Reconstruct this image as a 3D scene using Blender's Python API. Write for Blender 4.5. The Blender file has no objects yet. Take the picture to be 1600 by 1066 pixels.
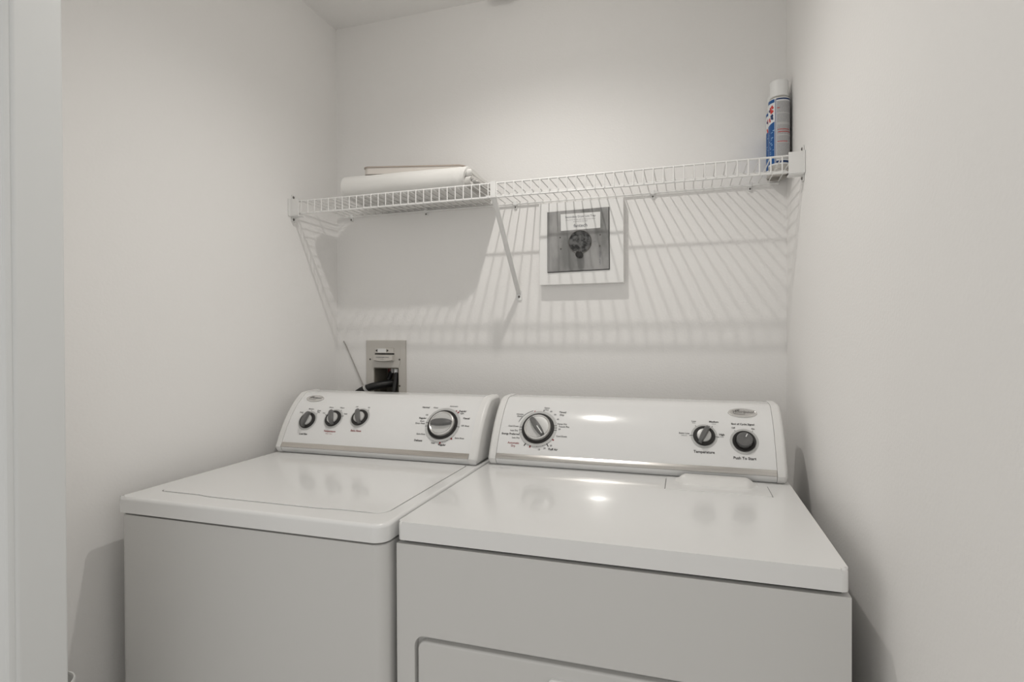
import bpy, bmesh, math, random
from mathutils import Vector, Matrix
random.seed(7)
S = bpy.context.scene
COL = S.collection
PI = math.pi
R_ = math.radians

# ------------------------------------------------------------------ camera
CAM = Vector((0.5101, -0.9078, 1.254))
YAW, PITCH, ROLL, FPX = 0.3049, -0.0070, 0.0040, 862.82
fw = Vector((-math.sin(YAW)*math.cos(PITCH), math.cos(YAW)*math.cos(PITCH), math.sin(PITCH)))
rt = Vector((math.cos(YAW), math.sin(YAW), 0)); up = rt.cross(fw)
cx_ = rt*math.cos(ROLL) - up*math.sin(ROLL); cy_ = rt*math.sin(ROLL) + up*math.cos(ROLL)
cam = bpy.data.cameras.new('camera'); camo = bpy.data.objects.new('camera', cam); COL.objects.link(camo)
cam.sensor_width = 36; cam.sensor_fit = 'HORIZONTAL'; cam.lens = FPX/1600*36
cam.clip_start = 0.02
camo.matrix_world = Matrix(((cx_.x, cy_.x, -fw.x, CAM.x), (cx_.y, cy_.y, -fw.y, CAM.y), (cx_.z, cy_.z, -fw.z, CAM.z), (0, 0, 0, 1)))
S.camera = camo

# ------------------------------------------------------------------ world and exposure
W = bpy.data.worlds.new('world'); S.world = W; W.use_nodes = True
W.node_tree.nodes['Background'].inputs[0].default_value = (1.0, 0.99, 0.965, 1)
W.node_tree.nodes['Background'].inputs[1].default_value = 0.82
S.view_settings.view_transform = 'Standard'; S.view_settings.look = 'None'
S.view_settings.gamma = 1; S.view_settings.use_curve_mapping = False
S.view_settings.exposure = 0.0
LAMP_POWER = 18.5
LAMP_POS = Vector((0.095, 0.235, 2.335))

# ------------------------------------------------------------------ materials
def mat(name, col, rough=0.5, metal=0.0, bump=None, coat=0.0, spec=0.5, var=None, emit=None):
    m = bpy.data.materials.new(name); m.use_nodes = True
    nt = m.node_tree; b = nt.nodes['Principled BSDF']
    b.inputs['Base Color'].default_value = (*col, 1); b.inputs['Roughness'].default_value = rough
    b.inputs['Metallic'].default_value = metal; b.inputs['Coat Weight'].default_value = coat
    b.inputs['Specular IOR Level'].default_value = spec
    if emit: b.inputs['Emission Color'].default_value = (*emit[0], 1); b.inputs['Emission Strength'].default_value = emit[1]
    tc = nt.nodes.new('ShaderNodeTexCoord')
    if bump:
        n = nt.nodes.new('ShaderNodeTexNoise'); n.inputs['Scale'].default_value = bump[0]; n.inputs['Detail'].default_value = 3
        bp = nt.nodes.new('ShaderNodeBump'); bp.inputs['Strength'].default_value = bump[1]; bp.inputs['Distance'].default_value = bump[2]
        nt.links.new(tc.outputs['Object'], n.inputs['Vector']); nt.links.new(n.outputs['Fac'], bp.inputs['Height'])
        nt.links.new(bp.outputs['Normal'], b.inputs['Normal'])
    if var:   # (scale, other colour, lo, hi)
        n = nt.nodes.new('ShaderNodeTexNoise'); n.inputs['Scale'].default_value = var[0]; n.inputs['Detail'].default_value = 5
        if len(var) > 4:
            mp = nt.nodes.new('ShaderNodeMapping'); mp.inputs['Scale'].default_value = var[4]
            nt.links.new(tc.outputs['Object'], mp.inputs['Vector']); nt.links.new(mp.outputs['Vector'], n.inputs['Vector'])
        else: nt.links.new(tc.outputs['Object'], n.inputs['Vector'])
        r = nt.nodes.new('ShaderNodeMapRange'); r.inputs[1].default_value = var[2]; r.inputs[2].default_value = var[3]
        mx = nt.nodes.new('ShaderNodeMix'); mx.data_type = 'RGBA'
        mx.inputs[6].default_value = (*col, 1); mx.inputs[7].default_value = (*var[1], 1)
        nt.links.new(n.outputs['Fac'], r.inputs[0]); nt.links.new(r.outputs[0], mx.inputs[0]); nt.links.new(mx.outputs[2], b.inputs['Base Color'])
    return m
M = {}
M['wall'] = mat('wall_paint', (.905, .892, .875), .62, bump=(170, .35, .0012), spec=.3)
M['ceil'] = mat('ceiling_paint', (.91, .90, .885), .8, bump=(120, .4, .002), spec=.2)
M['trim'] = mat('trim_paint', (.74, .75, .745), .4, spec=.4)
M['floor'] = mat('floor_tile', (.46, .43, .39), .5, var=(6, (.40, .37, .33), .35, .65))
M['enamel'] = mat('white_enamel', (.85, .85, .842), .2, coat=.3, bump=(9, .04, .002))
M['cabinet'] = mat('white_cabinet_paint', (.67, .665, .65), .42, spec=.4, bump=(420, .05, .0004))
M['fascia'] = mat('white_console_plastic', (.85, .85, .845), .13, coat=.3)
M['cap'] = mat('white_end_plastic', (.82, .815, .80), .32)
M['steel'] = mat('brushed_trim', (.62, .59, .55), .27, .85, var=(40, (.56, .53, .5), .35, .65, (.2, 6, 6)))
M['steel_bright'] = mat('brushed_bright_trim', (.66, .645, .62), .26, .9, var=(30, (.58, .56, .54), .35, .65, (.3, 6, 6)))
M['dark'] = mat('black_plastic', (.018, .017, .016), .35)
M['gap'] = mat('dark_seam', (.03, .03, .028), .8)
M['grip'] = mat('grey_grip_plastic', (.14, .14, .138), .38)
M['silver'] = mat('silver_plastic', (.70, .69, .67), .22, .6)
M['silver_soft'] = mat('pale_silver_plastic', (.66, .66, .65), .35, .25)
M['ring'] = mat('grey_print', (.56, .56, .55), .35)
M['ink'] = mat('black_print', (.03, .027, .027), .5)
M['red'] = mat('red_print', (.30, .045, .05), .5)
M['white'] = mat('white_plastic', (.85, .85, .84), .4)
M['wire'] = mat('white_vinyl_coating', (.86, .855, .84), .32)
M['cloth'] = mat('white_cotton', (.80, .79, .765), .9, bump=(300, .3, .0006), spec=.1)
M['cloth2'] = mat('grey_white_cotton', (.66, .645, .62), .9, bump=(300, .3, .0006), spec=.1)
M['beige'] = mat('beige_plastic', (.70, .655, .61), .45)
M['beige_lip'] = mat('brown_edge', (.46, .39, .34), .5)
M['board'] = mat('white_board_paint', (.87, .865, .85), .55, spec=.3)
M['galv'] = mat('galvanised_sheet', (.37, .365, .36), .45, .15, var=(16, (.20, .20, .195), .40, .64, (1, 1, .45)), bump=(60, .1, .0006))
M['soot'] = mat('sooty_window', (.13, .13, .128), .35, var=(55, (.010, .010, .010), .44, .58))
M['paper'] = mat('white_paper', (.80, .80, .79), .8)
M['box'] = mat('outlet_box_plastic', (.60, .575, .535), .5)
M['boxin'] = mat('outlet_box_inside', (.20, .185, .15), .7)
M['hose'] = mat('black_rubber', (.012, .012, .012), .45)
M['cord'] = mat('grey_cord', (.42, .40, .38), .6)
M['blue'] = mat('blue_label', (.008, .09, .30), .3)
M['navy'] = mat('navy_label', (.01, .04, .14), .3)
M['lightblue'] = mat('pale_blue_print', (.30, .52, .76), .4)
M['darkred'] = mat('dark_red_plastic', (.16, .02, .02), .4)
M['redlab'] = mat('bright_red_print', (.62, .05, .04), .4)
M['canlabel'] = mat('white_label', (.80, .81, .82), .3)
M['cangrey'] = mat('grey_label_panel', (.55, .55, .55), .4)
M['canmetal'] = mat('can_steel', (.55, .53, .50), .3, .9)
M['print_grey'] = mat('grey_small_print', (.22, .22, .24), .5)
M['screw'] = mat('screw_steel', (.16, .15, .14), .4, .8)
M['lens'] = mat('lamp_lens', (.9, .9, .88), .4, emit=((1, .965, .91), 37))

# ------------------------------------------------------------------ helpers
def finish(bm, name, m, parent=None, ang=35, kind=None):
    bmesh.ops.recalc_face_normals(bm, faces=bm.faces)
    me = bpy.data.meshes.new(name); bm.to_mesh(me); bm.free()
    me.materials.append(m)
    for p in me.polygons: p.use_smooth = True
    me.set_sharp_from_angle(angle=math.radians(ang))
    o = bpy.data.objects.new(name, me); COL.objects.link(o)
    w = o.modifiers.new('weighted_normals', 'WEIGHTED_NORMAL'); w.keep_sharp = True; w.weight = 60
    if parent: attach(o, parent)
    if kind: o['kind'] = kind
    return o
def attach(o, parent):
    o.parent = parent
    if parent.type == 'EMPTY': o.matrix_parent_inverse = Matrix.Translation(-parent.location)
def thing(name, label, cat, loc, group=None):
    o = bpy.data.objects.new(name, None); o.empty_display_size = .05; COL.objects.link(o); o.location = loc
    tag(o, label, cat, group); return o
def tag(o, label, cat, group=None):
    o['label'] = label; o['category'] = cat
    if group: o['group'] = group
    return o
def box(bm, x0, x1, y0, y1, z0, z1, bev=0, seg=2, M_=None):
    r = bmesh.ops.create_cube(bm, size=1)
    vs = r['verts']
    for v in vs: v.co = Vector(((x0+x1)/2 + v.co.x*(x1-x0), (y0+y1)/2 + v.co.y*(y1-y0), (z0+z1)/2 + v.co.z*(z1-z0)))
    if M_ is not None:
        for v in vs: v.co = M_ @ v.co
    if bev:
        es = list({e for v in vs for e in v.link_edges})
        bmesh.ops.bevel(bm, geom=es, offset=bev, segments=seg, affect='EDGES', profile=.5)
    return bm
def B(*a, **k): return box(bmesh.new(), *a, **k)
def rrect(x0, x1, y0, y1, r, n=6):
    """rounded rectangle, counter-clockwise; r is one radius or four (bl, br, tr, tl)"""
    if not isinstance(r, (tuple, list)): r = (r,)*4
    P = []
    for (cx, cy, a0, q) in ((x0+r[0], y0+r[0], PI, r[0]), (x1-r[1], y0+r[1], 1.5*PI, r[1]), (x1-r[2], y1-r[2], 0, r[2]), (x0+r[3], y1-r[3], .5*PI, r[3])):
        if q < 1e-6: P.append((cx, cy)); continue
        for i in range(n+1):
            a = a0 + i/n*PI/2; P.append((cx+q*math.cos(a), cy+q*math.sin(a)))
    return P
def plate(bm, outer, holes, fmap, depth):
    """flat plate with holes: fmap(u,v,w) -> 3-D point; w from 0 to depth"""
    loops = [outer] + list(holes); vs0 = []; vs1 = []
    es = []
    for L in loops:
        a = [bm.verts.new(fmap(u, v, 0)) for u, v in L]
        for i in range(len(a)): es.append(bm.edges.new((a[i], a[(i+1) % len(a)])))
        vs0.append(a)
    r = bmesh.ops.triangle_fill(bm, use_beauty=True, use_dissolve=False, edges=es)
    fs = [g for g in r['geom'] if isinstance(g, bmesh.types.BMFace)]
    mp = {}
    for L, a in zip(loops, vs0):
        b = [bm.verts.new(fmap(u, v, depth)) for u, v in L]
        for p, q in zip(a, b): mp[p] = q
        for i in range(len(a)):
            j = (i+1) % len(a); bm.faces.new((a[i], a[j], b[j], b[i]))
    for f in fs: bm.faces.new([mp[v] for v in f.verts])
    return bm
def frame_plate(x0, x1, z0, z1, inner, n, fmap, depth):
    """rectangular plate with one rounded opening (inner from rrect with n steps per corner)"""
    bm = bmesh.new(); L = []
    for w in (0, depth):
        O = [bm.verts.new(fmap(*p, w)) for p in ((x0, z0), (x1, z0), (x1, z1), (x0, z1))]
        I = [bm.verts.new(fmap(*p, w)) for p in inner]; L.append((O, I))
        m = n+1
        for c in range(4):
            arc = I[c*m:(c+1)*m]; nxt = I[((c+1)*m) % len(I)]
            bm.faces.new([O[c]]+arc[::-1]); bm.faces.new((O[c], O[(c+1) % 4], nxt, arc[-1]))
    for k in (0, 1):
        a, b = L[0][k], L[1][k]
        for i in range(len(a)): j = (i+1) % len(a); bm.faces.new((a[i], a[j], b[j], b[i]))
    return bm
def bevel_if(bm, test, off, seg=3):
    es = [e for e in bm.edges if test(e)]
    bmesh.ops.bevel(bm, geom=es, offset=off, segments=seg, affect='EDGES', profile=.5)
def crease(e, deg=30):
    return len(e.link_faces) == 2 and e.calc_face_angle(0) > math.radians(deg)
def slab(bm, outline, z0, z1, bev=0, seg=3):
    """outline in x,y extruded in z, its upper rim rounded"""
    b = [bm.verts.new((x, y, z0)) for x, y in outline]; t = [bm.verts.new((x, y, z1)) for x, y in outline]
    n = len(b)
    bm.faces.new(b[::-1]); ft = bm.faces.new(t)
    for i in range(n): bm.faces.new((b[i], b[(i+1) % n], t[(i+1) % n], t[i]))
    if bev: bmesh.ops.bevel(bm, geom=list(ft.edges), offset=bev, segments=seg, affect='EDGES', profile=.5)
    return bm
def tube(bm, pts, r, n=8, closed=False, cap=True):
    pts = [Vector(p) for p in pts]; rings = []
    N = len(pts); prev = None
    for i, p in enumerate(pts):
        if i == 0: d = pts[1]-pts[0]
        elif i == N-1: d = pts[-1]-pts[-2]
        else: d = (pts[i+1]-p).normalized() + (p-pts[i-1]).normalized()
        d.normalize()
        a = prev if prev is not None else (Vector((0, 0, 1)) if abs(d.z) < .9 else Vector((1, 0, 0)))
        u = d.cross(a)
        if u.length < 1e-6: u = d.cross(Vector((0, 1, 0)))
        u.normalize(); w = u.cross(d).normalized(); prev = w
        rr = r[i] if isinstance(r, (list, tuple)) else r
        rings.append([bm.verts.new(p + (u*math.cos(2*PI*k/n) + w*math.sin(2*PI*k/n))*rr) for k in range(n)])
    for a, b in zip(rings, rings[1:]):
        for k in range(n): bm.faces.new((a[k], a[(k+1) % n], b[(k+1) % n], b[k]))
    if cap: bm.faces.new(rings[0][::-1]); bm.faces.new(rings[-1])
    return bm
def lathe(bm, prof, n=32, Mx=None, a0=0, a1=2*PI):
    """profile [(r,z)], axis z; Mx places it"""
    full = abs(a1-a0-2*PI) < 1e-6; cnt = n if full else n+1
    rings = []
    for r, z in prof:
        if r < 1e-6: v = bm.verts.new((0, 0, z)); rings.append([v])
        else: rings.append([bm.verts.new((r*math.cos(a0+(a1-a0)*k/n), r*math.sin(a0+(a1-a0)*k/n), z)) for k in range(cnt)])
    allv = [v for R in rings for v in R]
    for a, b in zip(rings, rings[1:]):
        for k in range(n):
            j = (k+1) % cnt if full else k+1
            if len(a) == 1: bm.faces.new((a[0], b[j], b[k]))
            elif len(b) == 1: bm.faces.new((a[k], a[j], b[0]))
            else: bm.faces.new((a[k], a[j], b[j], b[k]))
    if Mx is not None:
        for v in allv: v.co = Mx @ v.co
    return bm
_tc = {}
def text_geo(body, size, shear=0, align='CENTER', bold=0):
    key = (body, size, shear, align, bold)
    if key not in _tc:
        c = bpy.data.curves.new('text', 'FONT'); c.body = body; c.size = size; c.shear = shear
        c.align_x = align; c.align_y = 'CENTER'; c.resolution_u = 2; c.offset = bold
        o = bpy.data.objects.new('text', c)
        me = bpy.data.meshes.new_from_object(o)
        _tc[key] = ([v.co.copy() for v in me.vertices], [tuple(p.vertices) for p in me.polygons])
        bpy.data.objects.remove(o); bpy.data.curves.remove(c); bpy.data.meshes.remove(me)
    return _tc[key]
def put_text(bm, fmap, body, size, **k):
    vs, fs = text_geo(body, size, **k)
    V = [bm.verts.new(fmap(v.x, v.y)) for v in vs]
    for f in fs:
        try: bm.faces.new([V[i] for i in f])
        except ValueError: pass
def strip(bm, fmap, pts, w):
    """flat line of width w through 2-D points"""
    L = []
    for i, (x, y) in enumerate(pts):
        a = pts[max(0, i-1)]; b = pts[min(len(pts)-1, i+1)]
        d = Vector((b[0]-a[0], b[1]-a[1])).normalized(); n = Vector((-d.y, d.x))*w/2
        L.append((bm.verts.new(fmap(x+n.x, y+n.y)), bm.verts.new(fmap(x-n.x, y-n.y))))
    for a, b in zip(L, L[1:]): bm.faces.new((a[0], a[1], b[1], b[0]))

# ------------------------------------------------------------------ room shell
XL, XR, YB, ZC = -0.7225, 0.7885, 0.8543, 2.393
YO, YI = -0.3226, -0.2530           # outer and inner face of the closet's front wall
XJ = -0.4805                        # left jamb face
HX0, HX1, HY = -2.2, 2.2, -2.6
finish(B(HX0, HX1, HY, YB+.12, -.05, 0), 'floor', M['floor'], kind='structure')
finish(B(HX0, HX1, HY, YB+.12, ZC, ZC+.05), 'ceiling', M['ceil'], kind='structure')
# back wall with the outlet box hole
HOLE = (-.5688, -.4675, 1.045, 1.1460)
bm = plate(bmesh.new(), [(XL-.12, 0), (XR+.12, 0), (XR+.12, ZC), (XL-.12, ZC)],
           [[(HOLE[0], HOLE[2]), (HOLE[1], HOLE[2]), (HOLE[1], HOLE[3]), (HOLE[0], HOLE[3])]], lambda u, v, w: (u, YB+w, v), .12)
finish(bm, 'wall_back', M['wall'], kind='structure')
finish(B(XL-.12, XL, YI, YB, 0, ZC), 'wall_left', M['wall'], kind='structure')
finish(B(XR, XR+.12, YI, YB, 0, ZC), 'wall_right', M['wall'], kind='structure')
bm = B(HX0, XJ-.018, YO, YI, 0, ZC); box(bm, XR, HX1, YO, YI, 0, ZC); box(bm, XJ-.018, XR, YO, YI, 2.06, ZC)
finish(bm, 'wall_front', M['wall'], kind='structure')
# jamb board and casing of the closet opening
bm = B(XJ-.018, XJ, YO-.002, YI+.004, 0, 2.045, bev=.0055, seg=4)
finish(bm, 'trim_1', M['trim'], kind='structure')
def casing(prof, name):
    bm = bmesh.new(); lo = [bm.verts.new((x, y, 0)) for x, y in prof]; hi = [bm.verts.new((x, y, 2.12)) for x, y in prof]
    n = len(prof); bm.faces.new(lo[::-1]); bm.faces.new(hi)
    for i in range(n): bm.faces.new((lo[i], lo[(i+1) % n], hi[(i+1) % n], hi[i]))
    finish(bm, name, M['trim'], kind='structure')
y = YO
casing([(XJ-.004, y), (XJ-.004, y-.006), (XJ-.006, y-.0095), (XJ-.010, y-.011), (XJ-.0145, y-.0095), (XJ-.016, y-.0075), (XJ-.024, y-.0085), (XJ-.05, y-.013), (XJ-.058, y-.012), (XJ-.060, y-.008), (XJ-.060, y)], 'trim_2')
casing([(XR+.0005, y), (XR+.0005, y-.006), (XR+.004, y-.010), (XR+.014, y-.010), (XR+.05, y-.014), (XR+.058, y-.012), (XR+.060, y)], 'trim_3')
finish(B(XJ-.06, XR+.06, YO-.013, YO, 2.06, 2.12, bev=.003), 'trim_4', M['trim'], kind='structure')

# ------------------------------------------------------------------ lamp in the closet ceiling
t = thing('ceiling_light', 'small round glowing ceiling light above the washer and dryer, outside the frame', 'ceiling light', (LAMP_POS.x, LAMP_POS.y, ZC))
T = Matrix.Translation((LAMP_POS.x, LAMP_POS.y, 0))
finish(lathe(bmesh.new(), [(.032, ZC), (.032, ZC-.004), (.045, ZC-.010), (.082, ZC-.008), (.088, ZC)], 48, T), 'trim_ring', M['white'], t)
finish(lathe(bmesh.new(), [(0, ZC-.050), (.014, ZC-.0485), (.026, ZC-.041), (.033, ZC-.030), (.0345, ZC-.018), (.0325, ZC-.004)], 48, T), 'globe', M['lens'], t)
L = bpy.data.lights.new('closet_lamp', 'SPOT'); L.spot_size = R_(147); L.spot_blend = 1.0; L.shadow_soft_size = .013; L.energy = LAMP_POWER; L.color = (1, .968, .92)
lo = bpy.data.objects.new('closet_lamp', L); COL.objects.link(lo); lo.location = LAMP_POS; attach(lo, t)
# small round fitting on the ceiling by the back wall
FX = Vector((-.055, .79, 0))
o = finish(lathe(bmesh.new(), [(0, ZC-.026), (.030, ZC-.026), (.040, ZC-.022), (.045, ZC-.012), (.046, ZC)], 40, Matrix.Translation(FX)), 'ceiling_fitting', M['white'])
tag(o, 'small round white fitting at the top edge, on the ceiling by the back wall', 'ceiling fitting')

# ------------------------------------------------------------------ appliance consoles
ZT = .914
P0, P1, P2 = Vector((-.008, .018)), Vector((.040, .128)), Vector((.108, .166))
def bez(t): return P0*(1-t)**2 + P1*2*t*(1-t) + P2*t*t
NB = 400; _pts = [bez(i/NB) for i in range(NB+1)]; _arc = [0]
for a, b in zip(_pts, _pts[1:]): _arc.append(_arc[-1]+(b-a).length)
ARC = _arc[-1]
def prof(s):
    """point and tangent of the console front at arc length s"""
    t = None
    if s <= 0: t = s/_arc[1]/NB
    else:
        for i in range(NB):
            if _arc[i+1] >= s: t = (i+(s-_arc[i])/(_arc[i+1]-_arc[i]))/NB; break
        if t is None: t = 1+(s-ARC)/(ARC-_arc[-2])/NB
    d = (P1-P0)*2*(1-t) + (P2-P1)*2*t; d.normalize()
    return bez(t), d
def smap(pb, off=.0004):
    def f(x, s):
        p, d = prof(s)
        return Vector((x, pb+p.x-d.y*off, ZT+p.y+d.x*off))
    return f
def frame_at(pb, x, s):
    p, d = prof(s)
    X = Vector((1, 0, 0)); Y = Vector((0, d.x, d.y)); Z = Vector((0, -d.y, d.x))
    return Matrix(((X.x, Y.x, Z.x, x), (X.y, Y.y, Z.y, pb+p.x), (X.z, Y.z, Z.z, ZT+p.y), (0, 0, 0, 1)))
def section(pb, off, s0, s1, back, n=18, z0=None, kick=False):
    """closed side outline (y,z) of a console slice between arc lengths"""
    P = []
    if kick: P += [(pb+.003, ZT+.0015), (pb-.005, ZT+.011)]
    for i in range(n+1):
        s = s0+(s1-s0)*i/n; p, d = prof(s); P.append((pb+p.x-d.y*off, ZT+p.y+d.x*off))
    P += back
    return P
def loft_x(bm, outline, xs_off):
    """sweep a side outline along x; xs_off = [(x, inset)] shrinks it at the ends for rounded edges"""
    cy = sum(p[0] for p in outline)/len(outline); cz = sum(p[1] for p in outline)/len(outline)
    n = len(outline); rings = []
    # inward normals
    nr = []
    for i in range(n):
        a = Vector(outline[i-1]); b = Vector(outline[(i+1) % n]); d = (b-a).normalized(); q = Vector((-d.y, d.x))
        nr.append(q)
    area = sum(outline[i][0]*outline[(i+1) % n][1]-outline[(i+1) % n][0]*outline[i][1] for i in range(n))
    sg = 1 if area > 0 else -1
    for x, ins in xs_off:
        rings.append([bm.verts.new((x, outline[i][0]+nr[i].x*ins*sg, max(outline[i][1]+nr[i].y*ins*sg, ZT+.0012))) for i in range(n)])
    for a, b in zip(rings, rings[1:]):
        for k in range(n): bm.faces.new((a[k], a[(k+1) % n], b[(k+1) % n], b[k]))
    bm.faces.new(rings[0][::-1]); bm.faces.new(rings[-1])
    return bm
def console(root, x0, x1, pb, steel, depth):
    cw = .0235
    back = [(pb+.122, ZT+.1685), (pb+.135, ZT+.169), (pb+depth-.012, ZT+.169), (pb+depth, ZT+.158), (pb+depth, ZT+.0015)]
    c = finish(loft_x(bmesh.new(), section(pb, 0, -.0005, ARC, back, kick=True), [(x0+cw, 0), (x1-cw, 0)]), 'control_panel', M['fascia'], root, ang=25)
    # lower kick strip, slightly set back and shaded by the trim above it
    e = .0022
    for sx in (0, 1):
        a, b = (x0, x0+cw-.0006) if sx == 0 else (x1-cw+.0006, x1)
        o2 = section(pb, e, -.0005, ARC, [(pb+.124, ZT+.1685+e), (pb+.137, ZT+.169+e), (pb+depth-.010, ZT+.169+e), (pb+depth+.002, ZT+.158), (pb+depth+.002, ZT+.0015)], kick=True)
        o2[0] = (o2[0][0]-e, o2[0][1]); o2[1] = (o2[1][0]-e*1.2, o2[1][1])
        if sx == 0: xo = [(a, .0095), (a+.0009, .0062), (a+.0031, .0030), (a+.0062, .0009), (a+.0095, 0), (b, 0)]
        else: xo = [(a, 0), (b-.0095, 0), (b-.0062, .0009), (b-.0031, .0030), (b-.0009, .0062), (b, .0095)]
        finish(loft_x(bmesh.new(), o2, xo), 'end_cap', M['cap'], c, ang=40)
    # metal trim strip along the foot of the panel
    bm = bmesh.new(); f = smap(pb, .0013); n = 60; rows = [(-.0004, .0002)]+[(.0145*q/9, .0006+.0040*(1-q/9)+.0007*math.sin(PI*q/9)) for q in range(10)]
    G = []
    for i in range(n+1):
        x = x0+cw+.0005+(x1-x0-2*cw-.001)*i/n
        G.append([bm.verts.new(smap(pb, o)(x, s)) for s, o in rows])
    for a, b in zip(G, G[1:]):
        for k in range(len(rows)-1): bm.faces.new((a[k], b[k], b[k+1], a[k+1]))
    finish(bm, 'trim_strip', steel, c)
    return c
def badge(c, pb, x, s, a, b):
    Fm = frame_at(pb, x, s)
    bm = lathe(bmesh.new(), [(0, .0022), (.72, .0022), (.86, .0019), (.90, .0026), (.97, .0022), (1, 0)], 48)
    for v in bm.verts: v.co = Fm @ Vector((v.co.x*a, v.co.y*b, v.co.z))
    finish(bm, 'badge', M['silver'], c)
    bm = bmesh.new()
    put_text(bm, lambda u, v: Fm @ Vector((u, v+b*.12, .0026)), 'Whirlpool', b*.78, shear=.35)
    strip(bm, lambda u, v: Fm @ Vector((u, v, .0026)), [(a*.62*math.cos(q)-a*.05, b*.35*math.sin(q)-b*.1) for q in [3.5+.12*i for i in range(14)]], b*.07)
    strip(bm, lambda u, v: Fm @ Vector((u, v, .0026)), [(-a*.48+a*.1*i, b*.45+b*.03*i) for i in range(4)], b*.12)
    finish(bm, 'badge_lettering', M['ink'], c)

def grip_bm(Fm, ang, length, width, h0, h1, bow=0.0):
    bm = bmesh.new(); Rz = Matrix.Rotation(ang, 4, 'Z'); n = 10; rows = []
    for i in range(n+1):
        q = -1+2*i/n; y = q*length/2
        w = width/2*(1-.42*q*q); hh = h1-(h1-h0)*.38*q**4
        off = bow*(1-q*q)
        rows.append([Vector((-w*1.12+off, y, h0)), Vector((-w+off, y, hh-.0016)), Vector((-w*.72+off, y, hh)), Vector((w*.72+off, y, hh)), Vector((w+off, y, hh-.0016)), Vector((w*1.12+off, y, h0))])
    V = [[bm.verts.new(Fm @ (Rz @ p)) for p in r] for r in rows]
    for a, b in zip(V, V[1:]):
        for k in range(5): bm.faces.new((a[k], a[k+1], b[k+1], b[k]))
        bm.faces.new((a[5], a[0], b[0], b[5]))
    bm.faces.new(V[0]); bm.faces.new(V[-1][::-1])
    return bm
def ring_part(parent, Fm, r0, r1, h, m, name):
    return finish(lathe(bmesh.new(), [(r0, h*.2), (r0, h), (r1-.0004, h), (r1, h*.2)], 56, Fm), name, m, parent)
def small_knob(root, pb, x, s, ang, tick=False):
    Fm = frame_at(pb, x, s)
    k = finish(lathe(bmesh.new(), [(.0255, 0), (.0255, .0035), (.0245, .0048), (.0172, .0050), (.0168, .003), (0, .003)], 56, Fm), 'knob', M['dark'], root)
    ring_part(k, Fm, .0258, .0312, .0005, M['ring'], 'dial_ring')
    finish(lathe(bmesh.new(), [(.0170, .003), (.0168, .0075), (.0156, .0095), (.010, .0105), (0, .0108)], 48, Fm), 'knob_face', M['silver_soft'], k)
    finish(grip_bm(Fm, ang, .0465, .0120, .0045, .0225), 'grip', M['grip'], k)
    if tick:
        bm = bmesh.new(); Rz = Matrix.Rotation(ang, 4, 'Z')
        strip(bm, lambda u, v: Fm @ (Rz @ Vector((u, v, (.0205-.0030*max(0, v-.012)/.010)))), [(0, .0135), (0, .0215)], .0022)
        finish(bm, 'pointer', M['white'], k)
    return k
def dial(root, pb, x, s, ang, name, slit):
    Fm = frame_at(pb, x, s)
    k = finish(lathe(bmesh.new(), [(.0440, 0), (.0440, .0022), (.0430, .0034), (.0368, .0034), (.0362, .001)], 64, Fm), name, M['dark'], root)
    ring_part(k, Fm, .0443, .0518, .0005, M['ring'], 'dial_ring')
    finish(lathe(bmesh.new(), [(.0366, .001), (.0362, .0095), (.0350, .0122), (.0330, .0132), (.0308, .0122), (.0302, .0110)], 64, Fm), 'dial_rim', M['silver'], k)
    finish(lathe(bmesh.new(), [(.0304, .0112), (.024, .0118), (0, .0124)], 64, Fm), 'dial_face', M['silver_soft'], k)
    finish(grip_bm(Fm, ang, .0595, .0165, .0105, .0245), 'grip', M['grip'], k)
    if slit:
        bm = bmesh.new(); Rz = Matrix.Rotation(ang, 4, 'Z')
        strip(bm, lambda u, v: Fm @ (Rz @ Vector((u, v, .0250-.0028*max(0, (v-.008)/.022)**3))), [(0, .004), (0, .011), (0, .018), (0, .024), (0, .029)], .0026)
        finish(bm, 'pointer', M['white'], k)
    return k
def tick(bm, f, cx, cs, ang, r0, r1, w):
    strip(bm.at(cx), f, [(cx+r0*math.sin(ang), cs+r0*math.cos(ang)), (cx+r1*math.sin(ang), cs+r1*math.cos(ang))], w)
def arc_line(bm, f, cx, cs, r, a0, a1, w, n=24):
    strip(bm.at(cx), f, [(cx+r*math.sin(a0+(a1-a0)*i/n), cs+r*math.cos(a0+(a1-a0)*i/n)) for i in range(n+1)], w)

# ------------------------------------------------------------------ washing machine
WX0, WX1, WY = -.6624, -.0103, -.0301
WPB = .4538
wash = thing('washing_machine', 'white top-loading washing machine with three small knobs, standing left of the dryer', 'washing machine', ((WX0+WX1)/2, .3, 0))
YW1 = .655
bm = slab(bmesh.new(), rrect(WX0+.001, WX1-.002, WY+.004, YW1, (.022, .024, .004, .004), 8), .02, .8752, .004)
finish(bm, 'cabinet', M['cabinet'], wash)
finish(slab(bmesh.new(), rrect(WX0+.012, WX1-.012, WY+.016, YW1-.01, .02, 6), .872, .8803), 'seam', M['gap'], wash)
for fx in (WX0+.06, WX1-.06):
    for fy in (.03, .60):
        finish(lathe(bmesh.new(), [(0, 0), (.02, 0), (.022, .006), (.012, .010), (.012, .022), (0, .022)], 20, Matrix.Translation((fx, fy, 0))), 'foot', M['dark'], wash)
def lid_outline(g):
    x0, x1, y0, y1 = -.6104-g, -.0430+g, .0285-g, .447+g
    P = rrect(x0, x1, y0, y1, (.016, .030, .012, .012), 8)
    out = []
    for i, (x, yy) in enumerate(P):
        out.append((x, yy))
        if i == 8:   # along the front edge: shallow finger lip
            for q in range(25):
                xx = -.575+q*(.455/24); e = max(0, min(1, (xx+.50)/.035))*max(0, min(1, (-.135-xx)/.06))
                e = e*e*(3-2*e); out.append((xx, y0-.0055*e))
    return out
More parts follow.
